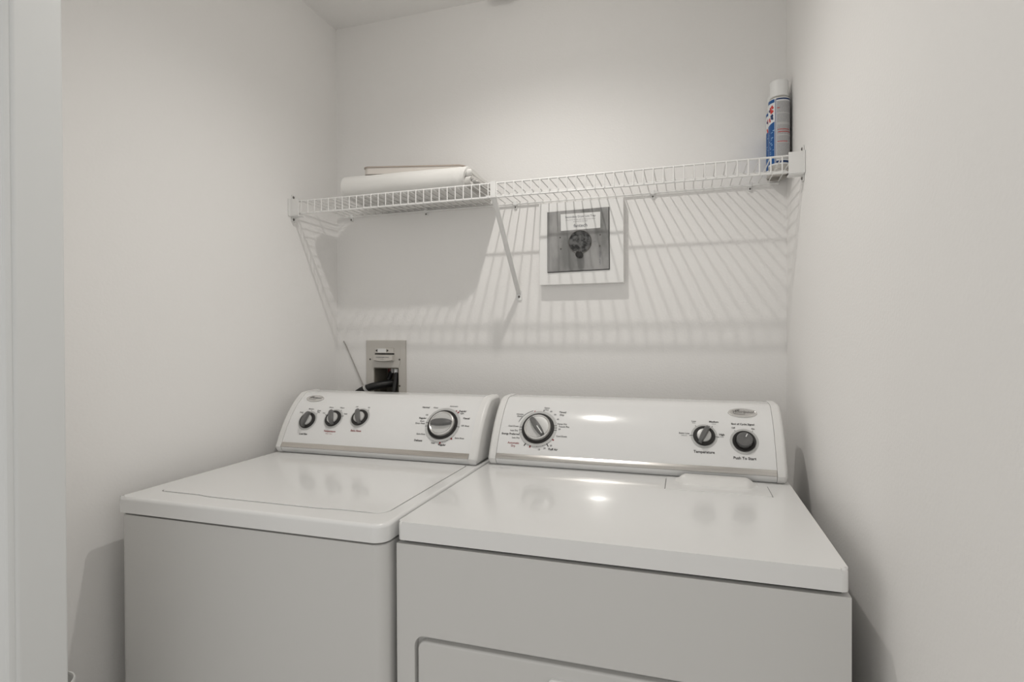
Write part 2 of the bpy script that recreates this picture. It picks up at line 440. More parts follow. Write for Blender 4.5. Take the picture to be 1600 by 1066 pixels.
bm = plate(bmesh.new(), rrect(WX0, WX1, WY, YW1, (.014, .026, .012, .012), 8), [lid_outline(.0012)], lambda u, v, w: (u, v, ZT-w), .0335)
def rim_edge(z, ex):
    return lambda e: all(abs(v.co.z-z) < 1e-4 for v in e.verts) and crease(e, 60) and not all(ex(v.co) for v in e.verts)
inside_lid = lambda c: -.63 < c.x < -.03 and .01 < c.y < .46
bevel_if(bm, rim_edge(ZT, inside_lid), .0075, 4)
finish(bm, 'top_panel', M['enamel'], wash)
bm = slab(bmesh.new(), lid_outline(-.0006), .885, ZT+.0012, .0022, 3)
finish(bm, 'lid', M['enamel'], wash)
wc = console(wash, WX0+.004, WX1-.004, WPB, M['steel'], .19)
badge(wc, WPB, -.5847, .1651, .0318, .0135)
small_knob(wash, WPB, -.5725, .0850, R_(-8))
small_knob(wash, WPB, -.4865, .0948, R_(22))
small_knob(wash, WPB, -.3988, .1017, R_(24))
dial(wash, WPB, -.1322, .0920, R_(-86), 'timer_dial', False)
f = smap(WPB, .0008)
class Marks(dict):
    def __init__(self, cuts): self.cuts = cuts
    def at(self, x):
        i = sum(x > c for c in self.cuts)
        if i not in self: self[i] = bmesh.new()
        return self[i]
def marks_out(mk, name, m, parent):
    for i in sorted(mk): finish(mk[i], name, m, parent)
def wt(b, x, s, body, size, **k): put_text(b.at(x), lambda u, v: f(x+u, s+v), body, size, **k)
bk = Marks((-.532, -.438, -.28)); rd = Marks((-.532, -.438, -.28)); sm = Marks(()); bt = Marks((-.532, -.438, -.28))
for x, s, body in ((-.605, .1109, 'Small'), (-.576, .1240, 'Medium'), (-.546, .1195, 'Extra'), (-.546, .1135, 'Plus'),
                   (-.5254, .1116, 'Hot'), (-.5092, .1323, 'Warm'), (-.4714, .1327, 'Warm'), (-.4510, .1118, 'Cold'),
                   (-.4236, .1385, 'Off'), (-.3820, .1374, 'On'),
                   (-.1689, .1465, 'Heavy'), (-.1150, .1538, 'Automatic'), (-.0835, .1299, 'Light'), (-.0645, .0912, 'Off  Rinse'),
                   (-.0735, .0548, 'Extra Rinse'), (-.148, .0376, 'Soak'), (-.1900, .0610, 'Extra Rinse'), (-.1885, .1200, 'Off'), (-.1966, .0997, 'Short'),
                   (-.2010, .0927, 'Quick Wash')):
    wt(bk, x, s, body, .0058, bold=.0001)
for x, s, body in ((-.1994, .1461, 'Normal'), (-.0834, .1375, 'Regular'), (-.0665, .1144, 'Casual'), (-.1208, .0340, 'Regular'), (-.1939, .0423, 'Delicate'), (-.1976, .1092, 'Regular')):
    wt(bk, x, s, body, .0074, bold=.0002)
wt(bt, -.5708, .0419, 'Load Size', .0074, bold=.0002)
wt(rd, -.4835, .0545, 'Temperature', .0075, bold=.0002); wt(rd, -.4835, .0468, 'Wash / Rinse', .0042)
wt(rd, -.3969, .0600, 'Extra Rinse', .0075, bold=.0002)
wt(sm, -.1292, .0072, 'HEAVY DUTY  SUPER CAPACITY', .0038)
for cx, cs, angs in ((-.5725, .0850, (-52, 0, 45)), (-.4865, .0948, (-70, -30, 30, 72)), (-.3988, .1017, (-28, 36))):
    for a in angs: tick(bk, f, cx, cs, R_(a), .0262, .0345, .0013)
for a in (0, 12, 62, 95, 112, 128, 152, 168, 198, 215, 232, 248, 262, 275, 288, 300, 325): tick(bk, f, -.1322, .0920, R_(a), .0440, .0520, .0013)
for a in (37, 175, 138):
    om = Marks(()); tick(om, f, -.1322, .0920, R_(a-(4 if a == 37 else 0)), .0450, .0560, .0042)
    if a == 37: tick(om, f, -.1322, .0920, R_(42), .0450, .0575, .0042)
    marks_out(om, 'off_mark', M['red'], wc)
marks_out(bk, 'printed_markings', M['ink'], wc); marks_out(rd, 'red_markings', M['red'], wc); marks_out(sm, 'trim_lettering', M['ink'], wc); marks_out(bt, 'control_name', M['ink'], wc)

# ------------------------------------------------------------------ dryer
DW = .737; DPB = .4856; YD1 = .70
dry = thing('dryer', 'white front-loading clothes dryer against the right wall, with a push start button', 'dryer', (DW/2, .35, 0))
DOOR = (.0345, .700, .10, .7085)
bm = B(-.0015, DW+.002, .016, YD1, .02, .8738)
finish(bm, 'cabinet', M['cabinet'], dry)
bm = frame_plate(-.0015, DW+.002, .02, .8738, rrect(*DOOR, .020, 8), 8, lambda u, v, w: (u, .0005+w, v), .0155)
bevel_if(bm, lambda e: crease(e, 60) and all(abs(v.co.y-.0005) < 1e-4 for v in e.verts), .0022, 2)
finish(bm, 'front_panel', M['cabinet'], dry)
finish(B(.008, DW-.008, .014, YD1-.01, .8725, .8803), 'seam', M['gap'], dry)
for fx in (.06, DW-.06):
    for fy in (.06, .64):
        finish(lathe(bmesh.new(), [(0, 0), (.02, 0), (.022, .006), (.012, .010), (.012, .022), (0, .022)], 20, Matrix.Translation((fx, fy, 0))), 'foot', M['dark'], dry)
bm = plate(bmesh.new(), rrect(DOOR[0]+.0055, DOOR[1]-.0055, DOOR[2]+.006, DOOR[3]-.0100, .016, 8), [], lambda u, v, w: (u, .0012+w, v), .0140)
bevel_if(bm, lambda e: crease(e, 60) and all(abs(v.co.y-.0012) < 1e-4 for v in e.verts), .0048, 4)
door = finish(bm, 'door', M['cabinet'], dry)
# pull handle: raised rounded surround with a scooped middle
HX = (.287, .430, .545, .6755)
bm = plate(bmesh.new(), rrect(*HX, .008, 6), [rrect(HX[0]+.006, HX[1]-.006, HX[2]+.006, HX[3]-.006, .005, 6)], lambda u, v, w: (u, -.004+w, v), .0055)
bevel_if(bm, lambda e: crease(e, 60) and all(abs(v.co.y+.004) < 1e-4 for v in e.verts), .0018, 2)
finish(bm, 'handle', M['enamel'], door)
bm = slab(bmesh.new(), rrect(0, DW, 0, YD1, (.010, .012, .010, .010), 8), ZT-.0335, ZT, .0065, 5)
finish(bm, 'top_panel', M['enamel'], dry)
# lint screen cover set in the top, with its raised pull
lx0, lx1, ly0, ly1 = .4655, .6845, .3650, .4800
for seam in ((lx0-.0012, lx0, ly0+.004, ly1-.02), (lx1, lx1+.0010, ly0, ly1-.03)): finish(B(*seam, ZT-.0005, ZT+.0005), 'cover_seam', M['gap'], dry)
lc = finish(slab(bmesh.new(), rrect(lx0, lx1, ly0, ly1, .004, 4), ZT-.002, ZT+.0011, .0007, 2), 'lint_screen_cover', M['enamel'], dry)
bm = bmesh.new(); n = 24; rows = []
for i in range(n+1):
    q = i/n; x = .486+(.664-.486)*q; e = min(1, q/.13)*min(1, (1-q)/.13); e = e*e*(3-2*e)
    y0 = .438-.026*e; y1 = .470; h = .0012+.0125*e
    rows.append([bm.verts.new(p) for p in ((x, y0, ZT+.001), (x, y0+.006, ZT+.001+h*.45), (x, y0+.024, ZT+.001+h*.92), (x, y1-.006, ZT+.001+h), (x, y1, ZT+.001+h*.7), (x, y1, ZT+.001))])
for a, b in zip(rows, rows[1:]):
    for k in range(5): bm.faces.new((a[k], b[k], b[k+1], a[k+1]))
bm.faces.new(rows[0]); bm.faces.new(rows[-1][::-1])
finish(bm, 'pull', M['cap'], lc, ang=50)
# worn marks at the back left of the top
bm = bmesh.new()
for i in range(9):
    x = .028+.005*i+random.uniform(-.002, .002); yy = .452+random.uniform(-.005, .008); w = random.uniform(.003, .008)
    strip(bm, lambda u, v: Vector((u, v, ZT+.0004)), [(x, yy), (x+w, yy+random.uniform(-.001, .002))], random.uniform(.0006, .0018))
finish(bm, 'scratches', M['print_grey'], dry)
dc = console(dry, .004, DW-.004, DPB, M['steel_bright'], .19)
badge(dc, DPB, .6437, .1612, .0340, .0150)
dial(dry, DPB, .1325, .0885, R_(-141), 'timer_dial', True)
small_knob(dry, DPB, .5524, .0890, R_(-26), True)
Fm = frame_at(DPB, .6429, .0800)
k = finish(lathe(bmesh.new(), [(.0262, 0), (.0262, .003), (.0250, .0042), (.0190, .0030), (.0185, .001), (0, .001)], 56, Fm), 'start_button', M['dark'], dry)
ring_part(k, Fm, .0266, .0322, .0005, M['ring'], 'dial_ring')
finish(lathe(bmesh.new(), [(.0180, .002), (.0180, .0130), (.0165, .0152), (.012, .0156), (.006, .0145), (0, .0142)], 56, Fm), 'button_cap', M['grip'], k)
bm = bmesh.new(); Rz = Matrix.Rotation(R_(-26), 4, 'Z'); strip(bm, lambda u, v: Fm @ (Rz @ Vector((u, v, .0162))), [(0, .006), (0, .0145)], .0022); finish(bm, 'pointer', M['white'], k)
f = smap(DPB, .0008)
bk = Marks((.35, .6)); rd = Marks((.35, .6)); bt = Marks((.35, .6)); b2 = Marks(())
for x, s, body in ((.1471, .1545, 'Heavy'), (.1480, .1478, 'Dry'), (.1968, .1040, 'Damp Dry'), (.2025, .0963, 'Towels Plus'), (.1912, .0887, '20'), (.1992, .0687, 'Cool Down'),
                   (.0755, .0587, 'Less Dry'), (.0675, .0792, 'Less Dry'), (.0640, .0917, 'Cool Down'), (.0752, .1294, 'Wrinkle'), (.0757, .1228, 'Shield'),
                   (.1608, .1425, '60'), (.1736, .1325, '50'), (.1832, .1180, '40'), (.1427, .0300, '10'), (.1573, .0340, '20'), (.1736, .0420, '30'),
                   (.5287, .1290, 'Low'), (.6200, .1145, 'Off'), (.6640, .1140, 'On'), (.5060, .0940, 'Extra Low')):
    wt(bk, x, s, body, .0060, bold=.0001)
for x, s, body, z in ((.1929, .1412, 'Timed', .0074), (.1922, .1322, 'Dry', .0074), (.0590, .0689, 'Energy Preferred', .0072), (.1800, .0322, 'Fluff Air', .0078),
                      (.5757, .1296, 'Medium', .0068), (.5930, .0945, 'High', .0068), (.5517, .0478, 'Temperature', .0090), (.6420, .1258, 'End of Cycle Signal', .0068), (.6419, .0378, 'Push To Start', .0090)):
    wt(b2 if 'Cycle' in body else bt if s < .05 and x > .3 else bk, x, s, body, z, bold=.00018)
for x, s, body in ((.5757, .1235, 'Casual'), (.5930, .0885, 'Heavy'), (.5060, .0880, 'Delicates'), (.5287, .1240, 'Knits')): wt(bk, x, s, body, .0036)
wt(rd, .0712, .0440, 'Automatic', .0076, bold=.0001); wt(rd, .0712, .0360, 'Dry', .0076, bold=.0001)
cx, cs = .1325, .0885
for a, r0, r1, w in ((8, .044, .060, .0022), (145, .044, .060, .0022), (212, .044, .060, .0024)): tick(bk, f, cx, cs, R_(a), r0, r1, w)
for a in (18, 28, 38, 48, 58, 68, 78, 86, 94, 158, 176, 262, 252, 272): tick(bk, f, cx, cs, R_(a), .0445, .0520, .0013)
arc_line(bk, f, cx, cs, .0435, R_(8), R_(120), .0020); arc_line(bk, f, cx, cs, .0585, R_(286), R_(338), .0013)
for a in (342, 196, 124):
    om = Marks(()); tick(om, f, cx, cs, R_(a), .0455, .0570, .0036); marks_out(om, 'off_mark', M['red'], dc)
for a in (-90, -36, 36, 92): tick(bk, f, .5524, .0890, R_(a), .0262, .0345, .0013)
for a in (-36, 36): tick(bk, f, .6429, .0800, R_(a), .0268, .0345, .0013)
marks_out(bk, 'printed_markings', M['ink'], dc); marks_out(rd, 'red_markings', M['red'], dc); marks_out(bt, 'control_name', M['ink'], dc); marks_out(b2, 'control_name', M['ink'], dc)

# ------------------------------------------------------------------ wire shelf
SZ, SY = 1.7013, .6098; LZ = 1.6606; BY = YB-.008
shelf = thing('wire_shelf', 'long white wire shelf across the back wall above the machines', 'shelf', (0, YB, SZ))
def rod(name, pts, r, n=8): return finish(tube(bmesh.new(), pts, r, n), name, M['wire'], shelf, ang=60)
rod('front_rod', [(XL+.008, SY, SZ), (XR-.008, SY, SZ)], .0027)
rod('front_rod', [(XL+.008, SY-.001, LZ), (XR-.008, SY-.001, LZ)], .0029)
rod('middle_rod', [(XL+.02, .728, SZ-.0048), (XR-.02, .728, SZ-.0048)], .0028)
rod('back_rod', [(XL+.012, BY, SZ-.0055), (XR-.022, BY, SZ-.0055)], .0031)
x = -.5554-.02590*6; i = 0
while x < XR-.015:
    if x > XL+.015:
        rod('deck_wire', [(x, BY+.002, SZ), (x, SY+.004, SZ), (x, SY-.0025, SZ+.0005), (x, SY-.0038, SZ-.003), (x, SY-.0042, LZ)], .0017, 6)
    x += .02590
# end brackets holding the front lip
for sgn, xw, wd in ((1, XL, .034), (-1, XR, .036)):
    bm = bmesh.new(); xa, xb = sorted((xw+sgn*.0005, xw+sgn*wd))
    box(bm, xa, xb, SY-.0125, SY-.0085, LZ-.009, SZ+.006, .0015)            # face
    box(bm, xa, xb, SY-.0125, SY+.016, LZ-.0095, LZ-.0055, .0015)           # floor of the cup
    xa, xb = sorted((xw+sgn*.0005, xw+sgn*.0035))
    box(bm, xa, xb, SY-.022, SY+.022, LZ-.009, SZ+.006, .001)
    box(bm, xa, xb, SY-.006, SY+.010, LZ-.025, SZ+.022, .001)               # screw tabs
    br = finish(bm, 'end_bracket', M['cap'], shelf)
    for zz in (SZ+.0145, LZ-.0175):
        Rm = Matrix.Translation((xw+sgn*.003, SY+.002, zz)) @ Matrix.Rotation(sgn*PI/2, 4, 'Y')
        finish(lathe(bmesh.new(), [(0, .0030), (.0025, .0026), (.0042, .0008), (.0042, 0)], 16, Rm), 'screw', M['screw'], br)
# back wall clips
for x in (-.6574, -.3557, -.0284, .4141, .6902):
    bm = B(x-.006, x+.006, YB-.013, YB-.0003, SZ-.010, SZ+.004, .002); box(bm, x-.0045, x+.0045, YB-.007, YB-.0003, SZ-.021, SZ-.009, .0015)
    cl = finish(bm, 'wall_clip', M['white'], shelf)
    Rm = Matrix.Translation((x, YB-.007, SZ-.016)) @ Matrix.Rotation(PI/2, 4, 'X')
    finish(lathe(bmesh.new(), [(0, .0016), (.0026, .0012), (.0030, 0)], 14, Rm), 'screw', M['screw'], cl)
# diagonal support brace
bm = bmesh.new(); A = Vector((-.022, SY+.001, LZ+.001)); Bp = Vector((-.0185, YB-.0045, 1.398))
d = (Bp-A).normalized(); n3 = Vector((1, 0, 0)); q = d.cross(n3).normalized()
def bar(bm, A, Bp, w, t):
    V = []
    for p in (A, Bp):
        V.append([bm.verts.new(p+n3*a*w/2+q*b*t/2) for a, b in ((-1, -.4), (-.6, -1), (.6, -1), (1, -.4), (1, .4), (.6, 1), (-.6, 1), (-1, .4))])
    for k in range(8): bm.faces.new((V[0][k], V[0][(k+1) % 8], V[1][(k+1) % 8], V[1][k]))
    bm.faces.new(V[0][::-1]); bm.faces.new(V[1])
bar(bm, A, Bp, .0150, .006)
box(bm, -.0305, -.0135, SY-.0065, SY-.0035, LZ-.002, SZ+.004, .001)      # hook plate in front of the lip
box(bm, -.0305, -.0135, SY-.0065, SY+.006, SZ+.0028, SZ+.0052, .001)
brace = finish(bm, 'support_brace', M['cap'], shelf)
bm = plate(bmesh.new(), rrect(-.0270, -.0090, 1.376, 1.412, (.002, .002, .007, .007), 5), [], lambda u, v, w: (u, YB-.0045+w, v), .0042)
finish(bm, 'foot_plate', M['white'], brace)
Rm = Matrix.Translation((-.018, YB-.0045, 1.388)) @ Matrix.Rotation(PI/2, 4, 'X')
finish(lathe(bmesh.new(), [(0, .0022), (.003, .0018), (.0040, 0)], 16, Rm), 'screw', M['screw'], brace)

# ------------------------------------------------------------------ folded sheets and tray on the shelf
DZ = SZ+.0018
def fold_layer(bm, x0, x1, y0, y1, z0, z1, th, seed, droop=0):
    """one U-shaped fold of thick cloth: open at the back, rounded front"""
    rnd = random.Random(seed); h = z1-z0; r = h/2; path = []
    nb = 10
    for i in range(nb): path.append((y1+(y0+r-y1)*i/nb, z0))
    for i in range(13): a = -PI/2-PI*i/12; path.append((y0+r+r*math.cos(a)*.9, z0+r+r*math.sin(a)))
    for i in range(1, nb+1): path.append((y0+r+(y1-y0-r)*i/nb, z1))
    n = len(path); nx = 44
    ph = [rnd.uniform(0, 6) for _ in range(6)]
    O = []; I = []
    for j in range(nx+1):
        x = x0+(x1-x0)*j/nx; ro = []; ri = []
        for i, (yy, z) in enumerate(path):
            a = Vector(path[max(0, i-1)]); b = Vector(path[min(n-1, i+1)]); dd = (b-a).normalized(); nn = Vector((-dd.y, dd.x))
            topf = i/(n-1)
            wob = (math.sin(x*23+ph[0]+topf*4)+.6*math.sin(x*51+ph[1]-topf*9))*.0013
            edge = max(0, (x-(x1-.07))/.07)
            wob += edge*math.sin(x*190+ph[2]+topf*14)*.0022
            if z < z0+.004: wob = max(0, wob)*.3
            dz = -droop*((x1-x)/(x1-x0))*topf
            xo = x + (j/nx)*.006*math.sin(topf*9+ph[3])
            ro.append(bm.verts.new((xo, yy-nn.x*(-wob), max(z0, z+abs(wob)*(.5 if topf > .5 else 0)+dz))))
            c = Vector((yy, z))+(Vector((y0+r+.02, z0+r))-Vector((yy, z))).normalized()*0
            # inner skin: offset towards the inside of the U
            off = Vector((0, th)) if i < nb else (Vector((0, -th)) if i >= nb+13 else (Vector((y0+r, z0+r))-Vector((yy, z))).normalized()*th)
            ri.append(bm.verts.new((xo, yy+off.x, max(z0+.0005, z+off.y+dz))))
        O.append(ro); I.append(ri)
    for j in range(nx):
        for i in range(n-1):
            bm.faces.new((O[j][i], O[j+1][i], O[j+1][i+1], O[j][i+1])); bm.faces.new((I[j][i], I[j][i+1], I[j+1][i+1], I[j+1][i]))
        for i in (0, n-1): bm.faces.new((O[j][i], O[j+1][i], I[j+1][i], I[j][i]))
    for j in (0, nx):
        for i in range(n-1): bm.faces.new((O[j][i], O[j][i+1], I[j][i+1], I[j][i]))
sheets = thing('folded_sheets', 'stack of folded white sheets lying on the left part of the wire shelf', 'sheets', (-.33, .73, DZ))
bm = bmesh.new(); fold_layer(bm, -.545, -.118, .617, .825, DZ+.0, DZ+.0668, .009, 1, -.0085)
finish(bm, 'outer_sheet', M['cloth'], sheets, ang=60)
bm = bmesh.new(); fold_layer(bm, -.538, -.098, .630, .822, DZ+.0095, DZ+.0345, .0075, 2)
finish(bm, 'inner_sheet', M['cloth2'], sheets, ang=60)
bm = bmesh.new(); fold_layer(bm, -.538, -.088, .641, .815, DZ+.0180, DZ+.0260, .0026, 5)
finish(bm, 'inner_sheet', M['cloth2'], sheets, ang=60)
bm = bmesh.new(); fold_layer(bm, -.538, -.104, .632, .820, DZ+.0352, DZ+.0565, .0065, 3)
finish(bm, 'pillowcase', M['cloth'], sheets, ang=60)
tz = DZ+.0696
tray = thing('flat_tray', 'thin beige flat tray lying on top of the folded white sheets', 'tray', (-.32, .72, tz))
tr = Matrix.Translation((-.149, .702, tz)) @ Matrix.Rotation(R_(10.3), 4, 'Z') @ Matrix.Rotation(.0199, 4, 'Y')
bm = plate(bmesh.new(), rrect(-.334, -.003, .003, .107, .020, 6), [], lambda u, v, w: tr @ Vector((u, v, w)), .0205)
bevel_if(bm, lambda e: crease(e, 60) and all(v.co.z < tz+.001 for v in e.verts), .004, 2)
finish(bm, 'tray_body', M['beige'], tray)
bm = plate(bmesh.new(), rrect(-.337, 0, 0, .110, .023, 6), [rrect(-.330, -.007, .007, .103, .017, 6)], lambda u, v, w: tr @ Vector((u, v, .0207+w)), .0030)
finish(bm, 'tray_rim', M['beige_lip'], tray)

# ------------------------------------------------------------------ spray cans
def spray_can(cx, cy, label, h=.252, r=.0268, shift=0):
    t = thing('spray_can', label, 'spray can', (cx, cy, DZ), 'spray cans on the shelf')
    T = Matrix.Translation((cx, cy, DZ))
    k = h/.252
    finish(lathe(bmesh.new(), [(0, .006), (.016, .005), (r-.004, .001), (r-.0022, 0), (r-.0005, .0015), (r, .004), (r-.0016, .007), (r-.0016, .009), (r, .012), (r, .199*k), (r-.001, .202*k), (r-.005, .206*k), (0, .206*k)], 48, T), 'can_body', M['canmetal'], t)
    lab = finish(lathe(bmesh.new(), [(r, .018), (r+.0002, .018), (r+.0002, .199*k), (r, .199*k)], 64, T), 'label', M['canlabel'], t)
    finish(lathe(bmesh.new(), [(r-.0045, .2055*k), (r-.0030, .207*k), (r-.0033, h-.005), (r-.0048, h-.0015), (r-.0075, h), (0, h+.0006)], 48, T), 'cap', M['white'], t)
    def patch(bm, a0, a1, z0, z1, rr=.0004, slope=0, n=24):
        lo, hi = [], []
        for i in range(n+1):
            a = R_(a0+(a1-a0)*i/n)+shift; q = i/n
            for L_, z in ((lo, z0), (hi, z1+slope*q)): L_.append(bm.verts.new(T @ Vector(((r+rr)*math.cos(a), (r+rr)*math.sin(a), z))))
        for i in range(n): bm.faces.new((lo[i], lo[i+1], hi[i+1], hi[i]))
        return bm
    bm = patch(bmesh.new(), -250, -123, .022, .118, slope=.018); patch(bm, -250, -123, .188*k, .197*k)
    finish(bm, 'blue_panel', M['blue'], lab)
    bm = patch(bmesh.new(), -120.5, -117.5, .022, .197*k); patch(bm, -114, 20, .193*k, .197*k); patch(bm, -114, 20, .022, .028); patch(bm, -114.5, -112.5, .022, .197*k)
    finish(bm, 'navy_lines', M['navy'], lab)
    finish(patch(bmesh.new(), -111, 20, .031, .190*k), 'grey_panel', M['cangrey'], lab)
    cm = lambda rr: (lambda u, v: T @ Vector(((r+rr)*math.cos(u/r+shift), (r+rr)*math.sin(u/r+shift), v)))
    g = cm(.0007)
    bm = bmesh.new(); rn = random.Random(3)
    for row in range(46):
        z = .186*k-row*.0033
        if z < .036 or row in (9, 17, 18, 27, 33): continue
        a = -108
        while a < 5:
            w = rn.uniform(2.5, 9); strip(bm, g, [(R_(a)*r, z), (R_(a+w*.5)*r, z), (R_(a+w)*r, z)], .0012); a += w+2.2
    finish(bm, 'small_print', M['print_grey'], lab)
    bm = bmesh.new()
    for z, a0, a1 in ((.170*k, -108, -96), (.112, -106, -40), (.105, -104, -30), (.079, -106, -50)):
        a = a0
        while a < a1: strip(bm, g, [(R_(a)*r, z), (R_(a+5)*r, z+.001)], .0026); a += 7
    for (a0, z0, a1, z1, w) in ((-150, .178, -142, .160, .006), (-141, .181, -131, .172, .0055), (-141, .168, -130, .163, .0055), (-160, .150, -152, .138, .005)):
        strip(bm, g, [(R_(a0)*r, z0*k), (R_((a0+a1)/2)*r, (z0+z1)/2*k), (R_(a1)*r, z1*k)], w)
    finish(bm, 'red_print', M['redlab'], lab)
    bm = bmesh.new()
    for (a0, z0, a1, z1, w) in ((-146, .156, -142, .144, .0035), (-138, .158, -133, .142, .0035), (-141, .153, -130, .154, .003), (-164, .172, -150, .166, .006)):
        strip(bm, g, [(R_(a0)*r, z0*k), (R_(a1)*r, z1*k)], w)
    finish(bm, 'dark_lettering', M['navy'], lab)
    bm = bmesh.new()
    for i in range(16):
        a = rn.uniform(-170, -132); z = .040+i*.0048; strip(bm, g, [(R_(a)*r, z), (R_(a+rn.uniform(5, 14))*r, z+.001)], rn.uniform(.0012, .003))
    finish(bm, 'pale_print', M['lightblue'], lab)
    return t
spray_can(.7565, .7700, 'front spray can with grey text panel and blue side, right end of the wire shelf')
spray_can(.7580, .8255, 'rear blue spray can mostly hidden behind the other can on the wire shelf', h=.236)

# ------------------------------------------------------------------ lint trap box on the back wall
lt = thing('lint_trap', 'square grey metal dryer lint trap on a white board under the shelf', 'lint trap', (.193, YB, 1.42))
FY = YB-.033
bm = B(.0590, .3275, FY, YB-.0003, 1.4215, 1.6830, .0015)
finish(bm, 'backing_board', M['board'], lt)
fmp = lambda u, v, w: (u, FY-.0045+w, v)
px0, px1, pz0, pz1 = .0880, .2835, 1.4620, 1.6560
dcx, dcz, dr = .1930, 1.5530, .0355
bm = plate(bmesh.new(), [(px0, pz0), (px1, pz0+.003), (px1-.001, pz1), (px0, pz1-.003)], [[(dcx+dr*math.cos(2*PI*i/40), dcz+dr*math.sin(2*PI*i/40)) for i in range(40)]], fmp, .0042)
mp = finish(bm, 'metal_plate', M['galv'], lt)
finish(plate(bmesh.new(), [(px0-.0012, pz0-.0022), (px1+.0020, pz0+.0008), (px1+.0010, pz1+.0010), (px0-.0012, pz1-.0022)], [], lambda u, v, w: (u, FY-.0022+w, v), .002), 'gasket', M['gap'], lt)
finish(lathe(bmesh.new(), [(0, .0005), (dr-.004, .0005), (dr-.0005, .0022), (dr-.0002, 0)], 48, Matrix.Translation((dcx, FY-.0025, dcz)) @ Matrix.Rotation(PI/2, 4, 'X')), 'round_window', M['soot'], lt)
finish(lathe(bmesh.new(), [(dr-.0008, 0), (dr-.0004, .0055), (dr+.0012, .0058), (dr+.0016, .0045)], 48, Matrix.Translation((dcx, FY-.0005, dcz)) @ Matrix.Rotation(PI/2, 4, 'X')), 'window_rim', M['screw'], lt)
finish(lathe(bmesh.new(), [(.0105, 0), (.0112, .018), (.0105, .0225), (.0065, .0240), (0, .0235)], 28, Matrix.Translation((.1930, FY-.0045, 1.5115)) @ Matrix.Rotation(PI/2, 4, 'X')), 'knob', M['dark'], lt)
for xx, zz in ((.1292, 1.5707), (.1311, 1.5341), (.2561, 1.5723), (.2550, 1.5376)):
    finish(lathe(bmesh.new(), [(0, .0012), (.0022, .0010), (.0026, 0)], 14, Matrix.Translation((xx, FY-.0045, zz)) @ Matrix.Rotation(PI/2, 4, 'X')), 'rivet', M['screw'], lt)
sl = finish(plate(bmesh.new(), [(.1320, 1.5910), (.2570, 1.5935), (.2570, 1.6435), (.1312, 1.6440)], [], lambda u, v, w: (u, FY-.0050+w, v), .0004), 'sticker', M['paper'], lt)
bm = bmesh.new(); g = lambda cx, cz: (lambda u, v: Vector((cx+u, FY-.0053, cz+v)))
put_text(bm, g(.1945, 1.6330), 'Secondary Dryer Lint Trap', .0088, bold=.0001)
put_text(bm, g(.1945, 1.6240), 'Clean lint screen after each load. Keep door closed', .0045)
put_text(bm, g(.1945, 1.6180), 'and check the trap often', .0045)
put_text(bm, g(.1950, 1.6045), 'fantech', .0150, bold=.0002)
finish(bm, 'sticker_print', M['print_grey'], sl)
bm = bmesh.new()
put_text(bm, lambda u, v: Vector((.2560-v, FY-.0050, 1.500+u)), 'LINT TRAP', .0085)
strip(bm, g(0, 0), [(.236, 1.5510), (.243, 1.5525)], .0016)
finish(bm, 'stamped_print', M['print_grey'], mp)

# ------------------------------------------------------------------ washer outlet box, hoses and cord
ob = thing('outlet_box', 'beige plastic washer outlet box set in the back wall above the washing machine', 'outlet box', (-.518, YB, 1.02))
bm = plate(bmesh.new(), [(-.600, 1.0), (-.438, 1.0), (-.438, 1.2445), (-.600, 1.2445)], [rrect(*HOLE, .004, 3)], lambda u, v, w: (u, YB-.005+w, v), .0048)
bevel_if(bm, lambda e: crease(e, 60) and all(abs(v.co.y-YB+.005) < 1e-4 for v in e.verts), .0016, 2)
fp = finish(bm, 'face_plate', M['box'], ob)
finish(B(-.4585, -.4395, YB-.0075, YB-.005, 1.002, 1.2425, .001), 'side_rib', M['box'], ob)
bm = bmesh.new(); x0, x1, z0, z1 = HOLE; dp = .085
for q in ((x0+.0006, x0+.003, z0+.0006, z1-.0006), (x1-.003, x1-.0006, z0+.0006, z1-.0006), (x0+.0006, x1-.0006, z0+.0006, z0+.003), (x0+.0006, x1-.0006, z1-.003, z1-.0006)):
    box(bm, q[0], q[1], YB-.002, YB+dp, q[2], q[3])
box(bm, x0+.0006, x1-.0006, YB+dp-.003, YB+dp, z0+.0006, z1-.0006)
finish(bm, 'recess', M['boxin'], ob)
lv = finish(B(-.5620, -.4850, YB-.0095, YB-.005, 1.1985, 1.2165, .0015), 'valve_plate', M['box'], ob)
finish(B(-.5495, -.5155, YB-.0102, YB-.0093, 1.2005, 1.2145, .0004), 'white_tab', M['paper'], lv)
bm = bmesh.new()
for sx, xx in ((-1, -.5530), (1, -.5095)):
    a = [Vector((xx+sx*.0055, YB-.0099, 1.2075)), Vector((xx-sx*.003, YB-.0099, 1.2125)), Vector((xx-sx*.003, YB-.0099, 1.2025))]; bm.faces.new([bm.verts.new(p) for p in a])
finish(bm, 'arrows', M['ink'], lv)
finish(B(-.5620, -.4840, YB-.0072, YB-.0048, 1.1935, 1.1975), 'slot', M['gap'], ob)
bm = bmesh.new(); n = 12; V = []
for i in range(n+1):
    q = i/n; x = -.5605+(.0765)*q; e = math.sin(PI*q)
    V.append([bm.verts.new(p) for p in ((x, YB-.005, 1.1925), (x, YB-.019-.003*e, 1.1905), (x, YB-.021-.003*e, 1.1735-.003*e), (x, YB-.014, 1.1705-.003*e), (x, YB-.005, 1.1735))])
for a, b in zip(V, V[1:]):
    for k in range(5): bm.faces.new((a[k], a[(k+1) % 5], b[(k+1) % 5], b[k]))
bm.faces.new(V[0][::-1]); bm.faces.new(V[-1])
lev = finish(bm, 'lever', M['box'], ob)
bm = bmesh.new()
put_text(bm, lambda u, v: Vector((-.523+u, YB-.0242+(.0030*abs(u)/.03), 1.1838+v)), 'WASHING MACHINE', .0056, bold=.0001)
